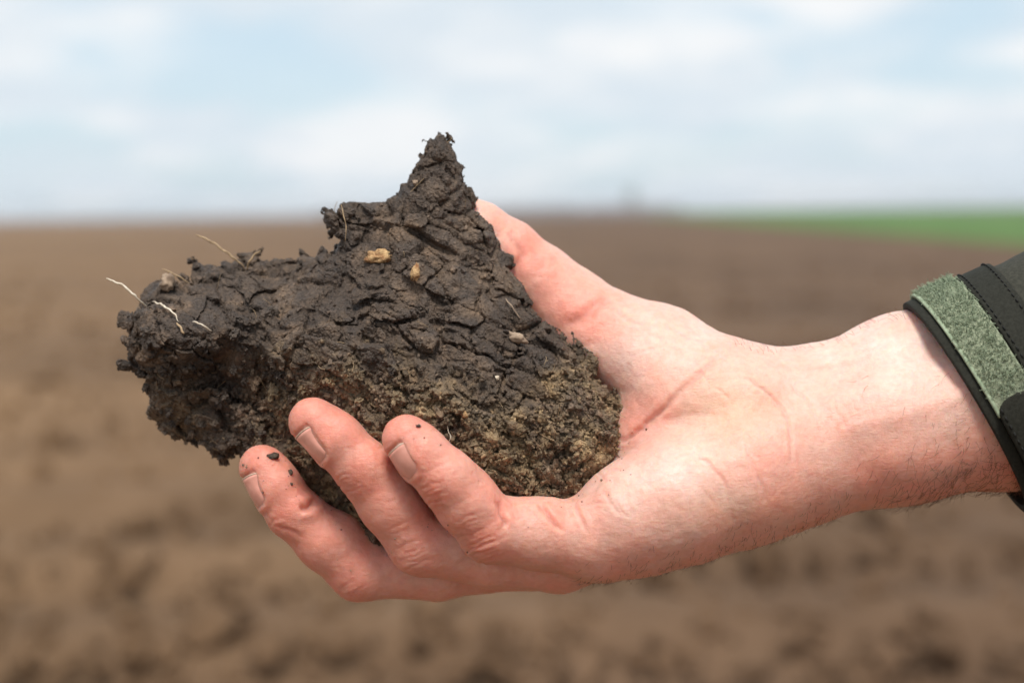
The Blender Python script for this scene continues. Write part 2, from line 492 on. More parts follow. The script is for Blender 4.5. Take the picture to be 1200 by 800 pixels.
def field_clods():
    vv, ff, n = [], [], 0
    protos = [lump(ICO1, s, 0.35) for s in range(12)]
    for i in range(3600):
        r = 3.2 * (13 ** rng.random()); a = rng.uniform(-0.55, 0.55)
        s = rng.gamma(2.0, 0.014) + 0.012
        v = (protos[i % 12] * np.array([1, rng.uniform(.6, 1), rng.uniform(.5, .9)])) @ rand_rot().T * s
        vv.append(v + np.array([r * math.sin(a), r * math.cos(a), -0.04 + s * 0.3])); ff.append(ICOF1 + n); n += len(v)
    link('field_clods', mesh_from('field_clods', np.concatenate(vv), np.concatenate(ff), False), M_FIELD, kind='stuff')
field_clods()

def sheet(name, pts, z, m, kind):
    v = [(x, y, z) for x, y in pts]
    me = mesh_from(name, v, [tuple(range(len(v)))], False)
    link(name, me, m, kind=kind)
def gpt(px, py):
    """ground point seen at a picture position"""
    d = fw + rt * (px - 600) / 1200 * SENSOR / FOCAL - up * (py - 400) / 1200 * SENSOR / FOCAL
    t = -CAM[2] / d[2]
    q = CAM + d * t
    return (q[0], q[1])
def crop():
    # a rectangular block of young crop beyond the ploughed soil, its near edge running off to the left
    a, b = np.array(gpt(1200, 286)), np.array(gpt(850, 259))
    d = (b - a) / np.linalg.norm(b - a)
    p0, p1 = a - d * 60, a + d * 700
    nrm = np.array([-d[1], d[0]]); nrm = nrm if nrm @ np.array([1, 0.3]) > 0 else -nrm
    g = []
    nu, nv = 80, 30
    vs_, fs_ = [], []
    for i in range(nu + 1):
        for j in range(nv + 1):
            q = p0 + (p1 - p0) * i / nu + nrm * (1400 * (j / nv) ** 2)
            h = 0.10 + 0.05 * vnoise(np.array([[q[0] * .3, q[1] * .3, 1.0]]))[0]
            vs_.append((q[0], q[1], h if 0 < j else -0.02))
    for i in range(nu):
        for j in range(nv):
            k = i * (nv + 1) + j
            fs_.append((k, k + 1, k + nv + 2, k + nv + 1))
    me = mesh_from('crop_field', vs_, fs_)
    bm = bmesh.new(); bm.from_mesh(me); bmesh.ops.recalc_face_normals(bm, faces=bm.faces)
    if sum(fc.normal.z for fc in bm.faces) < 0: bmesh.ops.reverse_faces(bm, faces=bm.faces)
    bm.to_mesh(me); bm.free()
    link('crop_field', me, M_CROP, kind='structure')
crop()
def far_wood():
    vv, ff, n = [], [], 0
    for i in range(900):
        px = rng.uniform(-250, 800)
        a = (px - 600) / 1200 * SENSOR / FOCAL
        y = 2400 + rng.uniform(0, 250)
        h = rng.uniform(4.5, 8.5) * (0.35 + 0.65 * float(px > 380))
        v = lump(ICO1, i, 0.3) * np.array([h * 1.3, h * 1.3, h]) + np.array([a * y, y, h * 0.6])
        vv.append(v); ff.append(ICOF1 + n); n += len(v)
    link('far_wood', mesh_from('far_wood', np.concatenate(vv), np.concatenate(ff), False), M_WOOD, kind='stuff')
far_wood()
def far_tree():
    x, y = (742 - 600) / 1200 * SENSOR / FOCAL * 1400, 1400
    e = link('tree', None, label='lone hazy tree on the horizon right of the thumb', cat='tree')
    e.location = (x, y, 0); e.scale = (2.6, 2.6, 2.6); bpy.context.view_layer.update(); PINV[e.name] = Matrix()
    j = Join()
    j.add(*tube([(0, 0, -0.2), (0.1, 0, 2), (0, 0.1, 4.5), (0.1, 0, 8)], [0.32, 0.25, 0.18, 0.06], 8))
    for k in range(9):
        a = k * 2.4; z = 2.4 + k * 0.55; l = 2.6 - k * 0.16
        j.add(*tube([(0, 0, z), (math.cos(a) * l * .5, math.sin(a) * l * .5, z + .7), (math.cos(a) * l, math.sin(a) * l, z + 1.7)], [0.11, 0.07, 0.02], 5))
    link('trunk', j.mesh('trunk'), M_BARK, e)
    vv, ff, n = [], [], 0
    for i in range(520):
        d = rng.normal(size=3); d /= np.linalg.norm(d)
        r = rng.random() ** 0.4
        p = np.array([0, 0, 6.2]) + d * r * np.array([2.9, 2.9, 4.0]) * (1 + 0.3 * math.sin(5 * d[0] + 3 * d[2]))
        q = np.array([[-.3, 0, 0], [0, -.16, 0], [.3, 0, 0], [0, .16, 0]]) @ rand_rot().T
        vv.append(q + p); ff.append(np.arange(4)[None] + n); n += 4
    link('crown', mesh_from('crown', np.concatenate(vv), np.concatenate(ff), False), M_LEAF, e)
far_tree()

# ------------------------------------------------------------------ person: forearm and hand in one surface
HV = 2.0
LO = np.array([250., 200., -150.]); HI = np.array([1420., 730., 210.])
NG = np.ceil((HI - LO) / HV).astype(int)
class Field:
    def __init__(s): s.F = np.full(NG, 60, np.float32)
    def prim(s, a, b, k, sq=None):
        """smooth-union a tapered capsule a=(x,y,z,r) b=(x,y,z,r)"""
        a = np.array(a, float); b = np.array(b, float)
        pad = max(a[3], b[3]) + k + 14
        l = np.maximum(((np.minimum(a[:3], b[:3]) - pad - LO) / HV).astype(int), 0)
        h = np.minimum(((np.maximum(a[:3], b[:3]) + pad - LO) / HV).astype(int) + 2, NG)
        if (h <= l).any(): return
        ax = [(np.arange(l[i], h[i]) * HV + LO[i]).astype(np.float32) for i in range(3)]
        ba = b[:3] - a[:3]; bb = max(ba @ ba, 1e-6)
        X = ax[0][:, None, None] - a[0]; Y = ax[1][None, :, None] - a[1]; Z = ax[2][None, None, :] - a[2]
        t = np.clip((X * ba[0] + Y * ba[1] + Z * ba[2]) / bb, 0, 1).astype(np.float32)
        d = np.sqrt((X - t * ba[0]) ** 2 + (Y - t * ba[1]) ** 2 + (Z - t * ba[2]) ** 2) - (a[3] + t * (b[3] - a[3]))
        sl = tuple(slice(l[i], h[i]) for i in range(3))
        s.F[sl] = smin(s.F[sl], d, k)
    def chain(s, pts, k):
        for a, b in zip(pts[:-1], pts[1:]): s.prim(a, b, k)
def smin(a, b, k):
    if k <= 0: return np.minimum(a, b)
    h = np.maximum(k - np.abs(a - b), 0) / k
    return (np.minimum(a, b) - h * h * k * 0.25).astype(np.float32)

# front outline of the clod that the hand holds
OUT = np.array([(506, 157), (514, 152), (523, 157), (533, 179), (540, 202), (551, 228), (566, 254), (582, 276), (583, 296), (598, 309), (616, 338),
    (627, 361), (647, 384), (660, 397), (672, 408), (689, 425), (696, 445), (712, 458), (735, 474), (740, 510), (726, 538), (709, 562), (694, 578),
    (657, 590), (600, 600), (540, 612), (480, 622), (446, 664), (420, 652), (396, 622), (360, 585), (320, 560), (282, 540), (266, 551), (250, 553),
    (243, 528), (221, 514), (187, 508), (174, 478), (170, 444), (147, 428), (148, 400), (149, 374), (159, 357), (172, 334), (191, 322), (220, 315),
    (234, 309), (285, 303), (311, 297), (344, 297), (368, 301), (386, 291), (394, 274), (385, 267), (379, 250), (402, 234), (432, 238), (448, 235),
    (466, 228), (479, 207), (489, 187), (500, 170)], float)
palm = Field()
# forearm: radius side and ulna side, with tendons between
palm.chain([(1420, 355, 45, 84), (1190, 418, 34, 79), (1060, 446, 28, 73), (930, 478, 24, 64)], 34)
palm.chain([(1420, 455, 5, 86), (1190, 487, 0, 80), (1060, 512, -8, 73), (930, 547, -14, 66)], 34)
palm.chain([(1200, 455, -40, 40), (1050, 482, -40, 34), (930, 510, -36, 30)], 30)
# wrist into carpus
palm.chain([(930, 478, 24, 64), (850, 468, 34, 66), (770, 425, 58, 62), (712, 398, 74, 56)], 30)      # thenar
palm.prim((880, 470, 0, 44), (790, 448, 22, 50), 30)
palm.prim((872, 492, -14, 44), (800, 482, 6, 46), 40)
palm.chain([(930, 547, -14, 66), (872, 563, -32, 72), (790, 588, -38, 72), (735, 612, -44, 60), (702, 630, -46, 48)], 30)  # hypothenar
palm.chain([(900, 530, 10, 60), (780, 600, 10, 56), (660, 648, 6, 42)], 30)      # fourth metacarpal
palm.chain([(890, 520, 40, 55), (770, 600, 60, 52), (625, 648, 62, 40)], 30)     # third
palm.chain([(880, 500, 60, 55), (780, 560, 100, 50), (650, 585, 118, 42)], 30)   # second
palm.chain([(728, 528, 34, 40), (770, 508, 24, 46), (840, 480, 10, 50)], 24)
palm.chain([(860, 480, 60, 50), (730, 470, 112, 44)], 30)                         # web of the thumb
# thumb
palm.chain([(712, 398, 74, 56), (668, 362, 84, 47), (632, 330, 86, 41), (594, 297, 84, 39)], 12)
palm.chain([(594, 297, 84, 39), (560, 272, 80, 36), (528, 256, 76, 31)], 8)

fing = Field()
def finger(pts, k=10, pads=()):
    f = Field(); f.chain(pts, k)
    for a, b in pads: f.prim(a, b, k)
    fing.F = smin(fing.F, f.F, 2)
    return f.F
little = [(700, 632, -46, 46), (632, 628, -62, 39), (574, 622, -76, 37), (548, 592, -90, 35.5), (525, 562, -101, 34.5), (494, 532, -103, 31), (476, 514, -101, 28.5)]
ringf = [(655, 650, 4, 43), (575, 650, -12, 38), (492, 636, -28, 36.5), (458, 592, -44, 35), (425, 548, -57, 33), (392, 514, -60, 31), (367, 494, -58, 29)]
midf = [(620, 648, 62, 41), (515, 668, 44, 34), (420, 670, 26, 32.5), (380, 634, 14, 33), (343, 600, 6, 31), (322, 570, 4, 29), (307, 548, 6, 27)]
indf = [(650, 585, 118, 42), (560, 600, 124, 36), (480, 590, 122, 34), (440, 545, 116, 32), (410, 510, 108, 29), (390, 480, 102, 26)]
F_little = finger(little, 10, [((500, 540, -92, 29), (486, 522, -92, 27)), ((545, 575, -84, 32), (562, 598, -78, 33)), ((600, 615, -62, 34), (640, 618, -56, 36))])
F_ringf = finger(ringf, 10, [((400, 522, -48, 29), (380, 503, -48, 27)), ((450, 570, -40, 31), (470, 600, -34, 32))])
F_midf = finger(midf, 10, [((330, 574, 14, 27), (316, 554, 14, 25)), ((362, 612, 18, 28), (392, 634, 24, 32)), ((398, 632, 20, 31), (425, 652, 32, 28))])
finger(indf, 10)
HF = smin(palm.F, fing.F, 16)
hv, hf = surface_nets(HF, LO, HV)
hv = smooth_mesh(hv, hf, 5)

def sample(F, p, lo, h):
    q = (np.atleast_2d(p) - lo) / h
    i = np.clip(np.floor(q).astype(int), 0, np.array(F.shape) - 2); f = q - i
    r = 0
    for a in (0, 1):
        for b in (0, 1):
            for c in (0, 1):
                w = (f[:, 0] if a else 1 - f[:, 0]) * (f[:, 1] if b else 1 - f[:, 1]) * (f[:, 2] if c else 1 - f[:, 2])
                r = r + w * F[i[:, 0] + a, i[:, 1] + b, i[:, 2] + c]
    return r

def seg_id(p):
    """which finger a vertex belongs to (0 little 1 ring 2 middle 3 palm and rest) and how far along"""
    best = np.full(len(p), 1e9); fid = np.full(len(p), 3); al = np.zeros(len(p))
    for i, ch in enumerate((little, ringf, midf)):
        ch = np.array(ch)[1:]
        for k in range(len(ch) - 1):
            a, b = ch[k, :3], ch[k + 1, :3]; ba = b - a
            t = np.clip((p - a) @ ba / (ba @ ba), 0, 1)
            d = np.linalg.norm(p - a - t[:, None] * ba, axis=1) - (ch[k, 3] * (1 - t) + ch[k + 1, 3] * t)
            m = d < best
            best = np.where(m, d, best); fid = np.where(m, i, fid); al = np.where(m, (k + t) / (len(ch) - 1), al)
    fid = np.where(best > 10, 3, fid)
    return fid, al
fid, along = seg_id(hv)
hn = -calc_normals(hv, hf)          # modelling space is mirrored, so turn outwards
_g = sample(HF, hv + hn * 3, LO, HV) - sample(HF, hv - hn * 3, LO, HV)
if np.median(_g) < 0: hn = -hn
WAV = np.stack([1.6 * vnoise(hv / 9), 1.6 * vnoise(hv / 9 + 31), 0 * hv[:, 0]], 1)
disp = np.zeros(len(hv)); crease_w = np.zeros(len(hv))
def crease(pl, depth, w, who, lip=0.35, smoothn=5):
    global disp, crease_w
    pl = catmull(pl, smoothn) if len(pl) > 2 else np.array(pl, float)
    r = 8 * w + 6
    ix = np.nonzero((hv[:, 0] > pl[:, 0].min() - r) & (hv[:, 0] < pl[:, 0].max() + r) & (hv[:, 1] > pl[:, 1].min() - r) & (hv[:, 1] < pl[:, 1].max() + r) & (hn[:, 2] < 0.35) & np.isin(fid, who))[0]
    d, t = polydist(hv[ix] + WAV[ix], pl)
    ends = np.clip(np.minimum(t, 1 - t) * 5, 0, 1) ** 0.7
    g = np.exp(-(d / w) ** 2) * ends
    disp[ix] += -depth * g + lip * depth * np.exp(-((d - 2.2 * w) / (1.4 * w)) ** 2) * ends
    crease_w[ix] = np.maximum(crease_w[ix], g * min(1, depth / 4))
# palm and wrist creases
crease([(728, 518), (742, 508), (775, 482), (822, 436), (850, 412)], 2.0, 4.0, [3], 0.2)
crease([(728, 520), (742, 508), (765, 490), (790, 466)], 2.5, 2.4, [3], 0.1)
crease([(742, 512), (770, 494), (816, 485), (850, 487)], 0.6, 4, [3])
crease([(818, 534), (836, 548), (848, 562), (853, 574)], 1.3, 2.2, [3], 0.1)
crease([(866, 440), (886, 449), (912, 472), (925, 500), (927, 545)], 1.7, 2.4, [3], 0.15)
crease([(922, 448), (940, 466), (955, 488), (963, 525)], 1.0, 2.2, [3], 0.15)
crease([(872, 520), (886, 552), (904, 596)], 0.9, 2.4, [3], 0.1)
crease([(890, 425), (960, 432), (1010, 425)], 0.8, 4, [3])
crease([(632, 590), (642, 604), (660, 624)], 3.4, 3.0, [0, 3])
crease([(671, 584), (678, 600), (688, 624)], 1.8, 2.4, [0, 3])
crease([(706, 572), (716, 590), (730, 604)], 0.8, 2.6, [3])
crease([(584, 586), (589, 602), (592, 618)], 4.2, 3.2, [0, 3])
crease([(596, 270), (607, 287), (612, 300), (600, 318)], 2.6, 4.5, [3])
crease([(716, 350), (700, 358), (684, 372), (662, 382)], 3.6, 6, [3])
crease([(655, 400), (672, 410), (700, 400)], 0.9, 4, [3])
crease([(640, 300), (632, 318), (622, 330)], 0.7, 4, [3])
for k in range(5):
    crease([(700 + 22 * k, 350 + 13 * k), (716 + 22 * k, 362 + 14 * k), (735 + 24 * k, 366 + 16 * k)], 0.6, 2.4, [3])
for k in range(6):
    crease([(755 + 14 * k, 372 + 6 * k), (775 + 14 * k, 378 + 7 * k), (800 + 12 * k, 396 + 5 * k)], 0.5, 2.2, [3])
# many faint lines across palm and heel of the hand
for k in range(46):
    x, y = rng.uniform(640, 1000), rng.uniform(380, 620)
    a_ = rng.uniform(0.7, 1.5) if x > 830 else rng.uniform(-0.4, 1.2); l_ = rng.uniform(14, 36)
    crease([(x, y), (x + l_ * .5 * math.cos(a_) + rng.uniform(-3, 3), y + l_ * .5 * math.sin(a_)), (x + l_ * math.cos(a_), y + l_ * math.sin(a_))], rng.uniform(0.25, 0.75), 1.8, [3], 0.1)
# middle finger joint fold
crease([(373, 585), (362, 594), (350, 596)], 5, 4, [2])
crease([(356, 628), (340, 622), (324, 618)], 1.6, 2.6, [2])
# knuckle wrinkles: short broken folds across the backs of the joints
def knuckle(x, y, ux, uy, n, spread, ln, who, depth):
    """folds run along (ux, uy), stacked across it"""
    vx, vy = -uy, ux
    for k in range(n):
        o = (k - (n - 1) / 2) * spread + rng.uniform(-1, 1); sh = rng.uniform(-4, 4); l_ = ln * rng.uniform(0.55, 1.0)
        pts = [(x + ux * (sh + l_ * t) + vx * (o + 2.2 * (1 - 4 * t * t) * (1 if o > 0 else -1) * 0.6 + rng.uniform(-1, 1)),
                y + uy * (sh + l_ * t) + vy * (o + 2.2 * (1 - 4 * t * t) * (1 if o > 0 else -1) * 0.6 + rng.uniform(-1, 1))) for t in (-.5, -.2, .15, .5)]
        crease(pts, 1.1 * depth * rng.uniform(0.5, 1.0), 1.7, who, 0.2)
knuckle(408, 567, 0.93, -0.36, 5, 4.2, 30, [1], 1.2)
knuckle(486, 648, 0.93, -0.36, 6, 4.5, 42, [1], 1.3)
knuckle(470, 622, 0.93, -0.36, 3, 6.0, 40, [1], 0.6)
knuckle(508, 577, 0.93, -0.36, 6, 4.0, 32, [0], 1.2)
knuckle(566, 646, 0.93, -0.36, 5, 5.0, 46, [0], 1.6)
knuckle(548, 620, 0.93, -0.36, 5, 6.0, 46, [0], 0.7)
knuckle(330, 612, 0.9, -0.42, 4, 4.5, 26, [2], 0.9)
knuckle(412, 690, 0.9, -0.42, 4, 5.0, 34, [2], 0.9)
for k in range(60):
    x, y = rng.uniform(440, 700), rng.uniform(510, 690)
    crease([(x, y), (x + 9, y - 3 + rng.uniform(-2, 2)), (x + 20, y - 8 + rng.uniform(-2, 2))], rng.uniform(0.2, 0.45), 1.8, [0, 1])
# tendon of the wrist
crease([(960, 470), (1060, 440), (1180, 405)], -2.2, 12, [3], 0)
crease([(970, 510), (1080, 480), (1190, 440)], -1.4, 10, [3], 0)
# soft unevenness of flesh
uneven = 1.6 * fbm(hv / 42, 3) + 0.5 * fbm(hv / 11, 3) * (hv[:, 0] < 900)

# nails: frames on the back of the fingertips
NAILS = []
def nail_frame(ch, fi, side_in, tow, L_, W_, shift):
    tip = np.array(ch[-1][:3], float); dip = np.array(ch[-3][:3], float)
    ax = tip - dip; ax /= np.linalg.norm(ax)
    n = side_in * np.array([-0.66, 0.75, 0.0]) + tow * np.array([0, 0, -1.0])
    n -= ax * (n @ ax); n /= np.linalg.norm(n)
    s = np.cross(ax, n)
    NAILS.append((tip + ax * shift, ax, n, s, L_, W_, fi))
nail_frame(little, 0, 0.80, 0.60, 40, 18, -5)
nail_frame(ringf, 1, 0.84, 0.54, 44, 19.5, -5)
nail_frame(midf, 2, 0.90, 0.44, 40, 18, -5)
for c0, ax, n, s, L_, W_, fi in NAILS:
    rel = hv - c0
    u = rel @ ax; w = rel @ s; hh = rel @ n
    inside_u = (u + L_ * 0.5 + 0)            # nail runs from u=-L*0.78 to +L*0.22
    rc = 0.62 * W_ * (u < -0.28 * L_) + 2.0 * (u >= -0.28 * L_)
    du = np.maximum(np.abs(u + 0.28 * L_) - 0.5 * L_ + rc, 0); dw = np.maximum(np.abs(w) - W_ + rc, 0)
    dist = np.maximum(np.hypot(du, dw) - rc, 0)
    m = (hh > 0) & (fid == fi)
    prox = sst(0.3, -0.9, (u + 0.28 * L_) / (0.5 * L_))
    uneven *= 1 - m * sst(14, 4, dist)
    disp *= 1 - m * sst(8, 2, dist)
    disp += m * (-1.7 * sst(1.5, 0.2, dist) + 1.2 * np.exp(-((dist - 5.0) / 3.5) ** 2) * (0.45 + 0.55 * prox))
    disp += m * -0.7 * (np.exp(-((u - 0.24 * L_) / 2.5) ** 2)) * (np.abs(w) < W_)
hv = hv + hn * (disp + uneven)[:, None]
hv = smooth_mesh(hv, hf, 1)

# skin colour
col = np.tile(np.array([0.735, 0.425, 0.342]), (len(hv), 1))
red = np.array([0.70, 0.25, 0.185]); pale = np.array([0.82, 0.60, 0.53]); yel = np.array([0.70, 0.46, 0.31])
def tint(target, w):
    global col
    w = np.clip(w, 0, 1)[:, None]; col = col * (1 - w) + target * w
def gw(x, y, r, ry=None): return np.exp(-(((hv[:, 0] - x) / r) ** 2 + ((hv[:, 1] - y) / (ry or r)) ** 2))
isf = (fid < 3) * sst(0.0, 0.30, along)
tint(pale, 0.75 * gw(780, 560, 95, 70)); tint(pale, 0.8 * gw(1060, 420, 140, 60)); tint(pale, 0.6 * gw(760, 400, 80, 40))
tint(yel, 0.55 * gw(850, 480, 60, 40)); tint(yel, 0.4 * gw(880, 600, 90, 30))
tint(red, 0.46 * isf)
tint(red, 0.6 * (sst(0.66, 1.0, along) * isf))
for x, y, r in ((412, 568, 24), (510, 578, 22), (486, 646, 26), (566, 642, 26), (330, 610, 24), (410, 690, 30), (345, 575, 22)):
    tint(red * 0.97, 0.55 * gw(x, y, r) * isf)
tint(red * np.array([1.08, 1.05, 1.05]), 0.6 * gw(612, 300, 34, 50)); tint(red * np.array([1.1, 1.1, 1.1]), 0.55 * gw(690, 370, 36, 26)); tint(red * 1.1, 0.5 * gw(745, 500, 46, 40))
tint(red * 1.1, 0.3 * gw(650, 350, 60, 60)); tint(red * 1.1, 0.4 * gw(660, 600, 60, 26)); tint(red * 1.1, 0.4 * gw(905, 560, 34, 60))
tint(red * 1.1, 0.3 * gw(1100, 560, 160, 30))
tint(red * 0.9, 0.55 * crease_w)  # redder skin in the creases, with some crease shadow painted in
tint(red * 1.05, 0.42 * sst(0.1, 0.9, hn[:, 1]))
col *= (1 + 0.05 * fbm(hv / 24, 3))[:, None]
# soil smeared on the skin round the clod and on the fingertips
def smear(outline):
    d = polydist(hv, outline)[0]
    w = 0.30 * np.exp(-(d / 6) ** 2) * (hv[:, 0] > 600) + 0.12 * gw(330, 550, 40) + 0.10 * gw(505, 505, 40) + 0.10 * gw(395, 490, 35)
    w = w * (hn[:, 2] < 0.4) * (hv[:, 0] < 780) * sst(-0.25, 0.5, fbm(hv / 7 + 3, 4))
    tint(np.array([0.40, 0.22, 0.15]), w)

person = link('person', None, label='bare right hand cupped from the right under the dark soil clod, dark jacket cuff', cat='person')
person.location = P([[1190, 455, 10]])[0].tolist()
bpy.context.view_layer.update()
PINV[person.name] = person.matrix_world.inverted()
smear(np.vstack([OUT, OUT[:1]]))
hm = mesh_from('hand', P(hv), hf.copy())
vcol(hm, 'skin', col)
hand = link('hand', hm, M_SKIN, person)

def hit(p, d, F=HF, lo=LO, h=HV):
    """surface point reached from far out along -d towards p"""
    t = 70.0
    for _ in range(60):
        q = p + d * t
        v = sample(F, q, lo, h)[0]
        if v < 0.05: break
        t -= max(v * 0.7, 0.2)
    return p + d * t
for c0, ax, n, s, L_, W_, fi in NAILS:
    nu, nw = 14, 13
    top = np.zeros((nu, nw, 3))
    for i in range(nu):
        a = i / (nu - 1)
        for j in range(nw):
            b = j / (nw - 1) * 2 - 1
            u = (-0.82 + a * 1.04) * L_
            # rounded base and gently curved free edge
            u += (0.40 * L_ * abs(b) ** 2.3) * (1 - a) ** 1.5 - 0.20 * L_ * abs(b) ** 3 * a
            w = b * W_ * 1.08
            base = c0 + ax * u
            base0 = base + s * w * 0.25
            dr = n * math.cos(b * 1.0) + s * math.sin(b * 1.0)
            top[i, j] = hit(base, dr, (F_little, F_ringf, F_midf)[fi]) + dr * (-0.5 + 1.0 * a - 1.6 * abs(b) ** 5 - 1.2 * (1 - a) ** 5)
    # relax so the plate is a clean curved shell
    for _ in range(3):
        t2 = top.copy(); t2[1:-1] = 0.5 * top[1:-1] + 0.25 * (top[2:] + top[:-2]); top = t2
    def shell(g, th):
        a, b = g.shape[:2]
        cen = c0 - n * 5
        out = g.reshape(-1, 3)
        dirv = out - (c0 + ((out - c0) @ ax)[:, None] * ax); dirv /= np.linalg.norm(dirv, axis=1, keepdims=True)
        v = np.vstack([out, out - dirv * th]); o = a * b; f = []
        for i in range(a - 1):
            for j in range(b - 1):
                k = i * b + j
                f.append((k, k + 1, k + b + 1, k + b)); f.append((o + k, o + k + b, o + k + b + 1, o + k + 1))
        for j in range(b - 1):
            f.append((j, o + j, o + j + 1, j + 1)); k = (a - 1) * b + j; f.append((k, k + 1, o + k + 1, o + k))
        for i in range(a - 1):
            k = i * b; f.append((k, k + b, o + k + b, o + k)); k = i * b + b - 1; f.append((k, o + k, o + k + b, k + b))
        me = mesh_from('nail', P(v), f)
        bm = bmesh.new(); bm.from_mesh(me); bmesh.ops.recalc_face_normals(bm, faces=bm.faces); bm.to_mesh(me); bm.free()
        return me
    nail = link('fingernail', shell(top[:-1], 1.4), M_NAIL, person)
    edge = np.stack([top[-2] + ax * 0.1, top[-2] * .6 + top[-1] * .4 + ax * 0.2, top[-2] * .45 + top[-1] * .55 + ax * 0.2])
    link('nail_edge', shell(edge, 1.2), M_NAILTIP, nail)

# hairs on forearm, heel of the hand and finger
def hairs(n, wt, ln, dirv, rad, name, lift=0.35):
    wt = np.asarray(wt, float); wt = wt / wt.sum()
    j = Join()
    for i in rng.choice(len(wt), n, p=wt):
        p = hv[i]; nn = hn[i]
        d = np.array(dirv, float) + rng.normal(size=3) * 0.45
        d -= nn * (d @ nn); d /= np.linalg.norm(d)
        l = ln * rng.uniform(0.5, 1.2); bend = rng.normal(size=3) * 0.7
        pts = [p - nn * 0.6 + d * l * t + nn * l * lift * math.sin(t * 2.2) * rng.uniform(.7, 1.1) + bend * l * t * t * 0.4 for t in np.linspace(0, 1, 5)]
        j.add(*tube(P(pts), np.array([1, .9, .75, .5, .2]) * rad * UNIT, 3, False))
    link(name, j.mesh(name), M_HAIR, person, kind='stuff')
X, Y = hv[:, 0], hv[:, 1]
m1 = (X > 980) & (X < 1230) & (Y > 430) & (hn[:, 2] < 0.5)
m2 = (X > 680) & (X < 1000) & (hn[:, 1] > 0.45)
m3 = (X > 860) & (X < 1080) & (hn[:, 1] < -0.6) & (hn[:, 2] > -0.5)
w1 = m1 * sst(980, 1130, X) * (0.10 + 0.9 * sst(0.0, 0.7, hn[:, 1]))
hairs(800, w1, 16, (-0.45, 0.85, -0.1), 0.19, 'arm_hair')
hairs(900, m2 * sst(0.35, 0.8, hn[:, 1]), 9, (-0.6, 0.7, 0.2), 0.20, 'hand_hair', 0.6)
hairs(300, m3, 10, (-0.8, -0.5, 0.1), 0.18, 'wrist_hair', 0.7)

# ------------------------------------------------------------------ jacket sleeve
AX = np.array([0.965, -0.262, 0.03]); AX /= np.linalg.norm(AX)
C0 = np.array([1134, 478, 4.0]); VA = np.array([72, 122, -12.0]); VB = np.array([13, -8, -104.0])
def SL(u, ph, off=0.0):
    """point on the sleeve: u along the arm from the cuff edge, ph round it from the top over the near side"""
    u = np.asarray(u, float); ph = np.asarray(ph, float)
    g = 1 + 0.0011 * np.clip(u, 0, 220) 
    cs, sn = np.cos(ph), np.sin(ph)
    rad = -cs[..., None] * VA + sn[..., None] * VB
    p = C0 + u[..., None] * AX + rad * g[..., None]
    rn = rad / np.linalg.norm(rad, axis=-1, keepdims=True)
    return p + rn * off[..., None] if hasattr(off, '__len__') else p + rn * off
def sleeve_patch(name, u0, u1, ph0, ph1, nu, nphi, off, th, m, parent, noise=0.0, nl=20, rounded=0.0, closed=False, label=None, bend=None):
    us = np.linspace(u0, u1, nu); phs = np.linspace(ph0, ph1, nphi, endpoint=not closed)
    U, PH = np.meshgrid(us, phs, indexing='ij')
    if rounded:
        # round the end of a tab by pulling the corners in along u
        e = (PH - ph0) / (ph1 - ph0); k = np.clip(1 - e / rounded, 0, 1)
        uc = (u0 + u1) / 2; U = uc + (U - uc) * np.sqrt(np.clip(1 - k ** 2.5, 0.02, 1))
    base = SL(U, PH, 0.0)
    o = off + noise * fbm(base.reshape(-1, 3) / nl, 3).reshape(U.shape)
    if bend is not None: o = o + bend(U, PH)
    # soft edges
    eu = np.minimum(np.arange(nu), np.arange(nu)[::-1])[:, None]; o = o - 0.8 * (eu == 0)
    outer = SL(U, PH, o); inner = SL(U, PH, o - th)
    v = np.vstack([outer.reshape(-1, 3), inner.reshape(-1, 3)]); n = nu * nphi; f = []
    cols = nphi if closed else nphi - 1
    for i in range(nu - 1):
        for j in range(cols):
            a, b = i * nphi + j, i * nphi + (j + 1) % nphi
            f.append((a, b, b + nphi, a + nphi)); f.append((n + a, n + a + nphi, n + b + nphi, n + b))
    for j in range(cols):
        a, b = j, (j + 1) % nphi; f.append((a, n + a, n + b, b))
        a += (nu - 1) * nphi; b += (nu - 1) * nphi; f.append((a, b, n + b, n + a))
    if not closed:
        for i in range(nu - 1):
            a = i * nphi; f.append((a, a + nphi, n + a + nphi, n + a)); a += nphi - 1; f.append((a, n + a, n + a + nphi, a + nphi))
    me = mesh_from(name, P(v), f)
    bm = bmesh.new(); bm.from_mesh(me); bmesh.ops.recalc_face_normals(bm, faces=bm.faces); bm.to_mesh(me); bm.free()
    return link(name, me, m, parent, label)
D2 = math.radians
def folds(U, PH): return 2.5 * np.sin(U / 26 + 2.2 * np.sin(PH * 2)) * np.clip((U - 70) / 60, 0, 1)
sleeve = sleeve_patch('jacket_sleeve', 6, 900, 0, 2 * math.pi, 120, 96, 0, 7, M_CLOTH, person, 2.2, 45, closed=True, bend=folds)
sleeve_patch('cuff_hem', -2, 12, 0, 2 * math.pi, 8, 120, 2.0, 11, M_HEM, sleeve, 1.0, 30, closed=True)
strip = sleeve_patch('fastener_strip', 13, 64, D2(-14), D2(106), 40, 110, 6.0, 5, M_LOOP, sleeve, 0.9, 5)
sleeve_patch('strip_edging', 10, 14.5, D2(-14), D2(100), 5, 110, 7.2, 5, M_EDGE, sleeve, 0.6, 6)
sleeve_patch('outer_band', 66, 110, 0, 2 * math.pi, 20, 110, 4.5, 5, M_HEM, sleeve, 1.2, 30, closed=True)
tab = sleeve_patch('cuff_tab', 11, 84, D2(91), D2(165), 24, 60, 14.0, 7, M_HEM, sleeve, 1.2, 26, rounded=0.16)
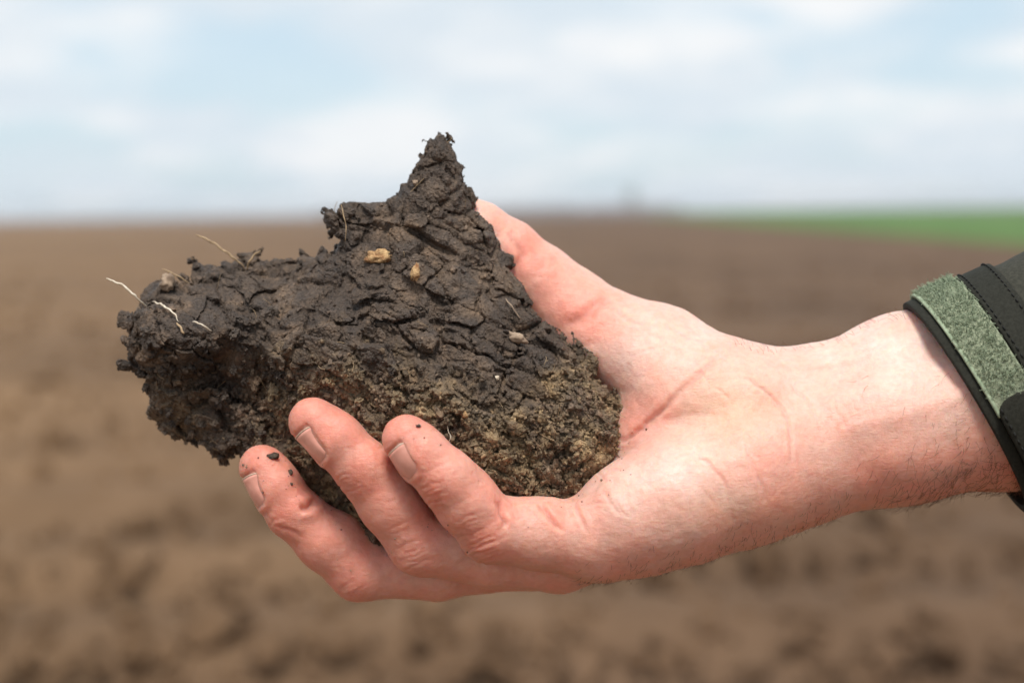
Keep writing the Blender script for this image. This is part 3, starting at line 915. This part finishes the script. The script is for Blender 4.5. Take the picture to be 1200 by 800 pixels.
# fuzz of the loop strip
j = Join()
for i in range(2600):
    u = rng.uniform(14, 63); ph = D2(rng.uniform(-12, 90))
    a = SL(np.array(u), np.array(ph), 6.0); b = SL(np.array(u), np.array(ph), 6.0 + rng.uniform(2, 4.5))
    d = rng.normal(size=3) * 2.2
    j.add(*tube(P([a, (a + b) / 2 + d * .7, b + d, a + d * 1.6]), 0.32 * UNIT, 3, False))
link('loop_fuzz', j.mesh('loop_fuzz'), M_EDGE, strip, kind='stuff')
# stitching
def stitches(name, u, p0, p1, off, parent, step=1.0, vary=None):
    j = Join(); ph = p0
    while ph < p1:
        uu = u if vary is None else vary(ph)
        a = SL(np.array(uu), np.array(D2(ph)), off); b = SL(np.array(uu), np.array(D2(ph + step)), off)
        mid = (a + b) / 2; mid = mid + (mid - C0 - uu * AX) / 100 * 0.9
        j.add(*tube(P([a, mid, b]), 0.8 * UNIT, 5)); ph += step * 1.7
    link(name, j.mesh(name), M_THREAD, parent, kind='stuff')
stitches('stitching', 72, -30, 170, 5.2, sleeve, 2.2)
stitches('stitching', 104, -30, 170, 5.2, sleeve, 2.2)
stitches('stitching', 16, 96, 165, 14.6, tab, 2.2)

# ------------------------------------------------------------------ soil clod
CH = 1.6
CLO = np.array([125., 135., -125.]); CHI = np.array([765., 665., 130.])
CN = np.ceil((CHI - CLO) / CH).astype(int)
CTRL = np.array([(515, 160, 14), (520, 200, 2), (500, 230, -6), (545, 235, 14), (480, 300, -20), (560, 300, 0), (440, 290, -6), (395, 250, 10), (440, 240, 20), (350, 310, 55),
    (290, 315, 60), (220, 325, 52), (172, 345, 35), (150, 400, 0), (250, 360, 8), (330, 360, -4), (400, 350, -28), (500, 375, -48), (590, 385, -26), (640, 400, -8), (600, 320, 14), (690, 450, -22),
    (728, 490, -12), (640, 490, -66), (560, 480, -82), (480, 465, -78), (400, 430, -62), (330, 412, -52), (250, 400, -46), (170, 408, -26),
    (165, 432, 14), (250, 432, 12), (300, 440, 8), (200, 468, 22), (270, 475, 26), (316, 480, 22), (345, 470, -22), (250, 540, 52), (300, 535, 42), (400, 500, -30), (440, 530, -50), (560, 560, -66), (640, 570, -60), (700, 555, -34), (430, 625, 14), (430, 650, 18), (380, 590, 28), (520, 600, -30), (185, 500, 40)], float)
def tps(ctrl, lam=30.0):
    x = ctrl[:, :2] / 100; n = len(x)
    def K(a, b):
        r2 = ((a[:, None] - b[None]) ** 2).sum(-1); return r2 * np.log(r2 + 1e-9) * 0.5
    A = np.zeros((n + 3, n + 3)); A[:n, :n] = K(x, x) + 0.02 * np.eye(n); A[:n, n] = 1; A[:n, n + 1:] = x; A[n, :n] = 1; A[n + 1:, :n] = x.T
    w = np.linalg.solve(A, np.concatenate([ctrl[:, 2], np.zeros(3)]))
    return lambda p: K(p / 100, x) @ w[:n] + w[n] + (p / 100) @ w[n + 1:]
gx = CLO[0] + np.arange(CN[0]) * CH; gy = CLO[1] + np.arange(CN[1]) * CH; gz = CLO[2] + np.arange(CN[2]) * CH
P2 = np.stack(np.meshgrid(gx, gy, indexing='ij'), -1).reshape(-1, 2)
e, _ = polydist(P2, np.vstack([OUT, OUT[:1]]))
ins = np.zeros(len(P2), bool)
for (x0, y0), (x1, y1) in zip(OUT, np.roll(OUT, -1, 0)):
    c = (y0 > P2[:, 1]) != (y1 > P2[:, 1])
    ins ^= c & (P2[:, 0] < (x1 - x0) * (P2[:, 1] - y0) / (y1 - y0 + 1e-12) + x0)
sd = np.where(ins, e, -e)
Fd = np.clip(tps(CTRL)(P2), -95, 80)
tt = np.clip(sd / 34, 0, 1); prof = np.sqrt(1 - (1 - tt) ** 2)
# spike is thin, body is thick
thick = 22 + 26 * sst(180, 320, P2[:, 1])
front = Fd + (1 - prof) * 24
back = Fd + 24 + prof * np.minimum(np.maximum(thick, 0) + 30, np.maximum(92 - Fd - 24, 18))
G = np.maximum(front[:, None] - gz[None], gz[None] - back[:, None])
G = np.maximum(G, -sd[:, None]).reshape(CN).astype(np.float32)
# soften the extruded field a little
band = np.nonzero((G > -19) & (G < 12))
p = np.stack([gx[band[0]], gy[band[1]], gz[band[2]]], 1).astype(np.float32)
def regions(p):
    clay = np.exp(-(((p[:, 0] - 530) / 95) ** 2 + ((p[:, 1] - 300) / 120) ** 2)) + 0.5 * np.exp(-(((p[:, 0] - 290) / 120) ** 2 + ((p[:, 1] - 345) / 40) ** 2))
    lower = p[:, 1] - (420 + 0.12 * (p[:, 0] - 400) - 70 * sst(600, 740, p[:, 0]))
    gran = sst(-20, 60, lower + 26 * vnoise(p / 34)) * sst(250, 400, p[:, 0])
    return np.clip(clay, 0, 1), gran
clay, gran = regions(p)
warp = np.stack([fbm(p / 40 + 5, 2), fbm(p / 40 + 31, 2), fbm(p / 40 + 77, 2)], 1)
warp = warp.astype(np.float32)
pw = p + 12 * warp
# bedding direction: aggregates stretched along the slope of the clod
rot = np.array([[0.88, 0.47, 0], [-0.47, 0.88, 0], [0, 0, 1.0]], np.float32)
ps = (pw @ rot.T) * np.array([0.7, 1.15, 1.0], np.float32)
a1, a2, ac, at = voronoi(ps / 36)
b1, b2, bc, bt = voronoi(ps / 16 + 9.1)
c1, c2, cc_, ct = voronoi((p + 5 * warp) / 8 + 4.3)
crk = lambda f1, f2, w: np.exp(-((f2 - f1) / w) ** 2)
soft = (1 - 0.35 * clay) * (0.55 + 0.45 * sst(165, 300, p[:, 1]))
rough = sst(-0.28, 0.30, fbm(p / 46 + 13, 2))          # broken places against smooth sheared ones
lump_ = (1 - 0.5 * gran)
dsp = 7.0 * fbm(p / 70, 3) * (0.35 + 0.65 * sst(180, 330, p[:, 1])) - 1.2 - 1.8 * sst(200, 340, p[:, 1]) + 3.0 * sst(560, 680, p[:, 0])
dsp += soft * lump_ * (13.0 * (ac - 0.5) + 20.0 * at - 12.0 * crk(a1, a2, 0.05))
dsp += soft * (0.25 + 1.1 * np.maximum(rough, 0.6 * gran)) * (5.5 * (bc - 0.5) + 9.0 * bt - 5.0 * crk(b1, b2, 0.09))
fine = (0.2 + 0.6 * rough * (1 - clay) + 1.1 * gran)
dsp += fine * (2.8 * (cc_ - 0.5) + 3.6 * ct - 1.4 * crk(c1, c2, 0.14) + 2.0 * gran * (0.5 - c1))
hole = fbm(p / 17 + 50, 2)
dsp -= 14 * sst(0.42, 0.70, hole) * (1 - 0.7 * clay)
nf = fbm(p / 13, 3)
dsp += 2.0 * nf + 5.0 * gran * fbm(p / 22 + 3, 2)
dsp += clay * 2.5 * np.abs(fbm(ps * np.array([0.5, 1.6, 1]) / 16 + 8, 2))
# open slits
for pl, dep, w in (([(472, 262), (492, 276), (512, 290), (544, 304)], 22, 4.2), ([(400, 278), (392, 290), (385, 300)], 12, 6), ([(500, 345), (520, 356), (545, 350)], 8, 3),
                   ([(330, 425), (345, 410), (352, 392)], 12, 5), ([(395, 375), (405, 390), (402, 410)], 7, 2.5), ([(550, 318), (566, 330), (590, 332)], 9, 4),
                   ([(255, 395), (262, 412), (258, 430)], 8, 3), ([(450, 408), (470, 420), (492, 424)], 6, 2.5), ([(610, 455), (640, 470), (668, 462)], 8, 4), ([(610, 530), (635, 540), (660, 530)], 11, 6), ([(300, 372), (322, 385), (350, 384)], 6, 2.5)):
    q_ = np.array(pl)
    near = np.nonzero((p[:, 0] > q_[:, 0].min() - 25) & (p[:, 0] < q_[:, 0].max() + 25) & (p[:, 1] > q_[:, 1].min() - 25) & (p[:, 1] < q_[:, 1].max() + 25))[0]
    d, t = polydist(p[near] + 4 * warp[near], catmull(pl, 4))
    dsp[near] -= dep * np.exp(-(d / w) ** 2) * np.clip(np.minimum(t, 1 - t) * 6, 0.15, 1)
G[band] -= dsp.astype(np.float32)
cv_, cf_ = surface_nets(G, CLO, CH)
# keep only the largest connected part and note loose bits are dropped
def largest(v, f):
    lab = np.arange(len(v))
    while True:
        m = lab[f].min(1); new = lab.copy()
        for i in range(4): np.minimum.at(new, f[:, i], m)
        new = new[new]
        if (new == lab).all(): break
        lab = new
    big = np.bincount(lab).argmax(); keep = lab == big
    idx = np.cumsum(keep) - 1
    return v[keep], idx[f[keep[f[:, 0]]]]
cv_, cf_ = largest(cv_, cf_)
cn_ = calc_normals(cv_, cf_)
_t = sample(G, cv_ + cn_ * 3, CLO, CH) - sample(G, cv_ - cn_ * 3, CLO, CH)
if np.median(_t) < 0: cn_ = -cn_
cv_ = cv_ + cn_ * (1.1 * fbm(cv_ / 4.2, 2) + 0.6 * rng.normal(size=len(cv_)) * 0.5)[:, None]
def soil_colour(p):
    clay, gran = regions(p)
    dark = np.array([0.058, 0.042, 0.033]); grey = np.array([0.150, 0.112, 0.087]); brown = np.array([0.270, 0.190, 0.108]); tan = np.array([0.42, 0.305, 0.18])
    c = np.tile(dark, (len(p), 1))
    mixn = lambda c, t, w: c * (1 - np.clip(w, 0, 1)[:, None]) + t * np.clip(w, 0, 1)[:, None]
    c = mixn(c, grey, 0.9 * np.maximum(clay, 0.35) * (0.6 + 0.9 * fbm(p / 22, 3)))
    c = mixn(c, brown, 0.85 * gran * (0.75 + 0.5 * fbm(p / 20, 2)))
    c = mixn(c, tan, gran * sst(0.1, 0.55, fbm(p / 16 + 9, 3)) * 0.8)
    c = mixn(c, tan * 0.9, 0.7 * sst(0.25, 0.5, fbm(p / 18 + 40, 3)) * np.exp(-(((p[:, 0] - 390) / 70) ** 2 + ((p[:, 1] - 425) / 30) ** 2)))
    c = mixn(c, dark * 0.62, 0.85 * np.exp(-(((p[:, 0] - 240) / 90) ** 2 + ((p[:, 1] - 432) / 30) ** 2)))  # undercut below the left rim: its shade is painted into the soil colour
    c = mixn(c, brown * 0.85, 0.75 * (0.6 + 0.6 * fbm(p / 14 + 3, 2)) * np.exp(-(((p[:, 0] - 200) / 40) ** 2 + ((p[:, 1] - 482) / 34) ** 2)))
    c = mixn(c, np.array([0.150, 0.106, 0.076]), 0.75 * sst(0.0, 0.4, fbm(p / 30 + 60, 3)))
    return c
clod = link('soil_clod', None, label='large dark crumbly clod of soil with a tall spike, held in the hand', cat='soil clod')
clod.location = P([[520, 600, 20]])[0].tolist()
bpy.context.view_layer.update()
PINV[clod.name] = clod.matrix_world.inverted()
cm = mesh_from('clod_body', P(cv_), cf_.copy())
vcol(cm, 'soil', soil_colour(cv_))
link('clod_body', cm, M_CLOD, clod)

# crumbs: the largest as parts, the rest as one mass
cx, cy = cv_[:, 0], cv_[:, 1]
_, gr_v = regions(cv_)
front_v = cn_[:, 2] < 0.3
wgt = front_v * (0.12 + 1.0 * gr_v + 0.7 * ((cx < 340) & (cy > 430)))
wgt = wgt / wgt.sum()
protos = [lump(ICO1, s, 0.6, 1.7) for s in range(14)]
ICO3, ICOF3 = ico(3)
proto2 = [lump(lump(ICO3, s + 40, 0.5, 1.5), s + 80, 0.42, 4.2) for s in range(10)]
ks = rng.choice(len(cv_), 12000, p=wgt)
q = rng.normal(size=(len(ks), 4)); q /= np.linalg.norm(q, axis=1, keepdims=True); w_, x_, y_, z_ = q.T
ROT = np.stack([1 - 2 * (y_ * y_ + z_ * z_), 2 * (x_ * y_ - z_ * w_), 2 * (x_ * z_ + y_ * w_), 2 * (x_ * y_ + z_ * w_), 1 - 2 * (x_ * x_ + z_ * z_), 2 * (y_ * z_ - x_ * w_),
                2 * (x_ * z_ - y_ * w_), 2 * (y_ * z_ + x_ * w_), 1 - 2 * (x_ * x_ + y_ * y_)], 1).reshape(-1, 3, 3)
sz = 0.9 + rng.gamma(1.5, 0.85, len(ks))
st = np.stack([np.ones(len(ks)), rng.uniform(.55, 1, len(ks)), rng.uniform(.55, 1, len(ks))], 1)
pv = np.array(protos)[np.arange(len(ks)) % 14] * st[:, None] * sz[:, None, None]
vv = [(np.einsum('nij,nkj->nki', ROT, pv) + (cv_[ks] + cn_[ks] * sz[:, None] * 0.35)[:, None]).reshape(-1, 3)]
ff = [(ICOF1[None] + (np.arange(len(ks)) * len(ICO1))[:, None, None]).reshape(-1, 3)]
me = mesh_from('crumbs', P(np.concatenate(vv)), np.concatenate(ff)[:, ::-1].copy(), False)
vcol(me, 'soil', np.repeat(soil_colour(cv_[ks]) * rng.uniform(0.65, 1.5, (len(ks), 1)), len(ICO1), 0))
link('small_crumbs', me, M_CLOD, clod, kind='stuff')
crumb_meshes = {}
def crumb_mesh(i, tone):
    if (i, tone) not in crumb_meshes:
        me = mesh_from('crumb', proto2[i] * UNIT, ICOF3.copy(), False)
        base = [np.array([0.075, 0.058, 0.047]), np.array([0.17, 0.125, 0.078]), np.array([0.25, 0.185, 0.115])][tone]
        vcol(me, 'soil', np.tile(base, (len(proto2[i]), 1))); me.materials.append(M_CLOD)
        crumb_meshes[(i, tone)] = me
    return crumb_meshes[(i, tone)]
wb = front_v * (0.05 + 1.0 * gr_v + 1.3 * ((cx < 340) & (cy > 430)) + 0.5 * ((cx < 180)) + 0.5 * ((cy < 250) & (cx < 450)))
wb = wb / wb.sum()
for i, k in enumerate(rng.choice(len(cv_), 270, p=wb)):
    s = rng.uniform(3.5, 7.5)
    tone = 0 if gr_v[k] < 0.4 else (1 if rng.random() < 0.6 else 2)
    o = bpy.data.objects.new('crumb', crumb_mesh(i % 10, tone)); C.objects.link(o)
    o.parent = clod; o.matrix_parent_inverse = PINV[clod.name]
    o.location = P([cv_[k] + cn_[k] * s * 0.15])[0].tolist()
    o.rotation_euler = rng.uniform(0, 6.28, 3).tolist(); o.scale = (np.array([1, rng.uniform(.65, 1), rng.uniform(.6, .95)]) * s).tolist()

def surf(x, y, off=0.0):
    """front surface of the clod at a modelling position"""
    m = (np.hypot(cx - x, cy - y) < 3.5)
    if not m.any(): m = np.hypot(cx - x, cy - y) < 12
    z = cv_[m, 2].min() if m.any() else 0
    return np.array([x, y, z - off])
def fibre(name, pts, r, m, label=None, sides=6, taper=True):
    path = catmull(pts, 6); n = len(path)
    rad = np.full(n, r) * (np.interp(np.linspace(0, 1, n), [0, .15, .8, 1], [.6, 1, .9, .35]) if taper else 1)
    path = path + 0.9 * r * np.stack([vnoise(path / 6), vnoise(path / 6 + 9), vnoise(path / 6 + 21)], 1)
    v, f = tube(P(path), rad * UNIT * 0.72 * (1 + 0.25 * vnoise(path / 5 + 40)), sides)
    return link(name, mesh_from(name, v, f), m, clod, label)
s_ = surf
fibre('root', [(124, 326, -6), (138, 332, -10), (152, 341, -12), (164, 352, -6), s_(171, 360, -3)], 2.0, M_ROOT, 'white root sticking out at the left end')
fibre('root', [s_(180, 354, 3), s_(192, 358, 7), s_(203, 366, 6), s_(210, 376, 3)], 1.7, M_ROOT, 'short white root lying on the left end')
fibre('root', [s_(208, 378, 3), s_(212, 386, 3), s_(215, 391, 1)], 2.2, M_STRAW)
fibre('root', [s_(226, 377, 2), s_(238, 381, 5), s_(249, 388, 2)], 1.4, M_ROOT)
fibre('straw', [(231, 276, 62), (246, 282, 62), (258, 291, 60), (272, 300, 58), s_(286, 315, 1)], 2.1, M_STRAW)
fibre('straw', [s_(288, 316, 0), (294, 304, 58), (306, 293, 58)], 2.0, M_STRAW)
fibre('straw', [(190, 316, 46), (205, 322, 44), s_(222, 332, 0)], 1.6, M_STRAW)
fibre('root', [(400, 240, -2), (403, 256, -6), (406, 268, -6), (404, 284, -4)], 0.9, M_STRAW)
fibre('root', [s_(524, 494, 3), s_(525, 504, 8), (528, 512, -100), (524, 520, -98)], 0.6, M_ROOT)
fibre('root', [s_(592, 350, 3), s_(602, 362, 4), s_(610, 374, 2)], 1.2, M_PEBBLE)
j = Join()
wf = wgt + 0.9 * wgt.max() * front_v * np.exp(-(((cx - 385) / 60) ** 2 + ((cy - 420) / 24) ** 2)); wf = wf / wf.sum()
for i, k in enumerate(rng.choice(len(cv_), 460, p=wf)):
    p0 = cv_[k]; d = rng.normal(size=3); d -= cn_[k] * (d @ cn_[k]) * 0.6; d /= np.linalg.norm(d)
    l = rng.uniform(5, 18); b = rng.normal(size=3) * 0.4
    j.add(*tube(P([p0 + cn_[k] * (0.5 + 2.0 * math.sin(t * 3)) + d * l * t + b * l * t * t for t in np.linspace(0, 1, 5)]), rng.uniform(0.2, 0.42) * UNIT, 3, False))
link('root_hairs', j.mesh('root_hairs'), M_STRAW, clod, kind='stuff')
def nugget(name, x, y, off, size, rot, m, seed, label=None, amp=0.3):
    v = lump(lump(ICO3, seed, amp), seed + 3, 0.38, 3.2) * np.array(size)
    c, s = math.cos(rot), math.sin(rot)
    v = v @ np.array([[c, s, 0], [-s, c, 0], [0, 0, 1]])
    return link(name, mesh_from(name, P(v + surf(x, y, off)), ICOF3[:, ::-1].copy()), m, clod, label)
k1 = nugget('kernel', 443, 301, 2, (15.5, 6.5, 6), 0.02, M_KERNEL, 3, 'tan split kernel in the upper face of the clod')
nugget('kernel', 487, 320, 1.5, (5.5, 11.5, 5), 0.15, M_KERNEL, 8, 'small upright tan kernel flake')
nugget('pebble', 196, 331, 2, (8, 9, 8), 0.3, M_PEBBLE, 12, 'pale brown pebble on the left end')
nugget('pebble', 605, 396, -1, (11, 5.5, 5), 0.3, M_PEBBLE, 15, 'flat pale chip in the right slope')
nugget('pebble', 545, 486, 2, (3.5, 4, 3), 0, M_KERNEL, 17)
nugget('pebble', 487, 214, 1, (3.2, 3.2, 3), 0, M_PEBBLE, 18)
nugget('pebble', 583, 443, 1, (2.5, 2.5, 2.5), 0, M_ROOT, 19)

# soil bits clinging to the fingers
def on_hand(x, y):
    m = (np.hypot(hv[:, 0] - x, hv[:, 1] - y) < 4)
    k = np.nonzero(m)[0][hv[m, 2].argmin()]
    return hv[k], hn[k]
def bit(x, y, size, seed, label, rot=0.0, tag=True):
    p0, n0 = on_hand(x, y)
    v = lump(lump(ICO2, seed, 0.4), seed + 5, 0.25, 3.0) * np.array(size)
    c, s = math.cos(rot), math.sin(rot); v = v @ np.array([[c, s, 0], [-s, c, 0], [0, 0, 1]])
    me = mesh_from('soil_speck', P(v + p0 + n0 * 1.0), ICOF2[:, ::-1].copy())
    vcol(me, 'soil', np.tile([0.085, 0.062, 0.046], (len(v), 1)))
    link('soil_speck', me, M_CLOD, None, label, 'soil speck', group='soil specks stuck to the fingertips')
bit(322, 533, (8, 4, 3), 5, 'largest dark soil speck on the tip of the lowest, leftmost finger', -0.3)
bit(343, 552, (2.6, 3.6, 2.2), 6, 'small dark speck below the larger one on the leftmost finger')
bit(345, 566, (1.8, 2.4, 1.6), 9, 'lowest tiny speck of soil on the leftmost finger')
bit(493, 497, (3, 2, 2), 7, 'tiny dark speck on the tip of the rightmost, nearest finger')

# fine soil dust on the fingers that touch the clod
def dust():
    m = ((fid < 3) & (hn[:, 2] < 0.3)) | ((fid == 3) & (hv[:, 0] < 760) & (hv[:, 1] > 480) & (hn[:, 2] < 0.3))
    near = np.exp(-np.abs(polydist(hv, np.vstack([OUT, OUT[:1]]))[0]) / 12) + 0.8 * np.exp(-(np.hypot(hv[:, 0] - 330, hv[:, 1] - 545) / 22) ** 2) + 0.5 * np.exp(-(np.hypot(hv[:, 0] - 500, hv[:, 1] - 500) / 25) ** 2) + 0.012
    tips = 1 + 1 * sst(0.6, 1.0, along) * (fid < 3)
    w = m * near * tips; w = w / w.sum()
    vv, ff, n = [], [], 0
    for i, k in enumerate(rng.choice(len(hv), 260, p=w)):
        sz_ = 0.22 + rng.gamma(0.9, 0.34)
        vv.append(protos[i % 14] @ rand_rot().T * sz_ + hv[k] + hn[k] * sz_ * 0.3); ff.append(ICOF1 + n); n += len(ICO1)
    me = mesh_from('soil_dust', P(np.concatenate(vv)), np.concatenate(ff)[:, ::-1].copy(), False)
    vcol(me, 'soil', np.repeat(np.array([[0.15, 0.10, 0.07]]) * rng.uniform(0.6, 2.2, (260, 1)), len(ICO1), 0))
    link('soil_dust', me, M_CLOD, None, kind='stuff')
dust()

# ------------------------------------------------------------------ thin air over the plain
def haze():
    bm = bmesh.new(); bmesh.ops.create_cube(bm, size=1)
    me = bpy.data.meshes.new('haze'); bm.to_mesh(me); bm.free()
    m = bpy.data.materials.new('haze'); m.use_nodes = True; t = m.node_tree; t.nodes.clear()
    o_ = N(t, 'ShaderNodeOutputMaterial'); v = N(t, 'ShaderNodeVolumePrincipled')
    v.inputs['Color'].default_value = (0.90, 0.94, 1.0, 1); v.inputs['Density'].default_value = 0.00022
    L(t, v.outputs[0], o_.inputs['Volume'])
    o = link('haze', me, m, kind='stuff')
    o.scale = (12400, 12400, 36); o.location = (0, 0, 16.8)
haze()
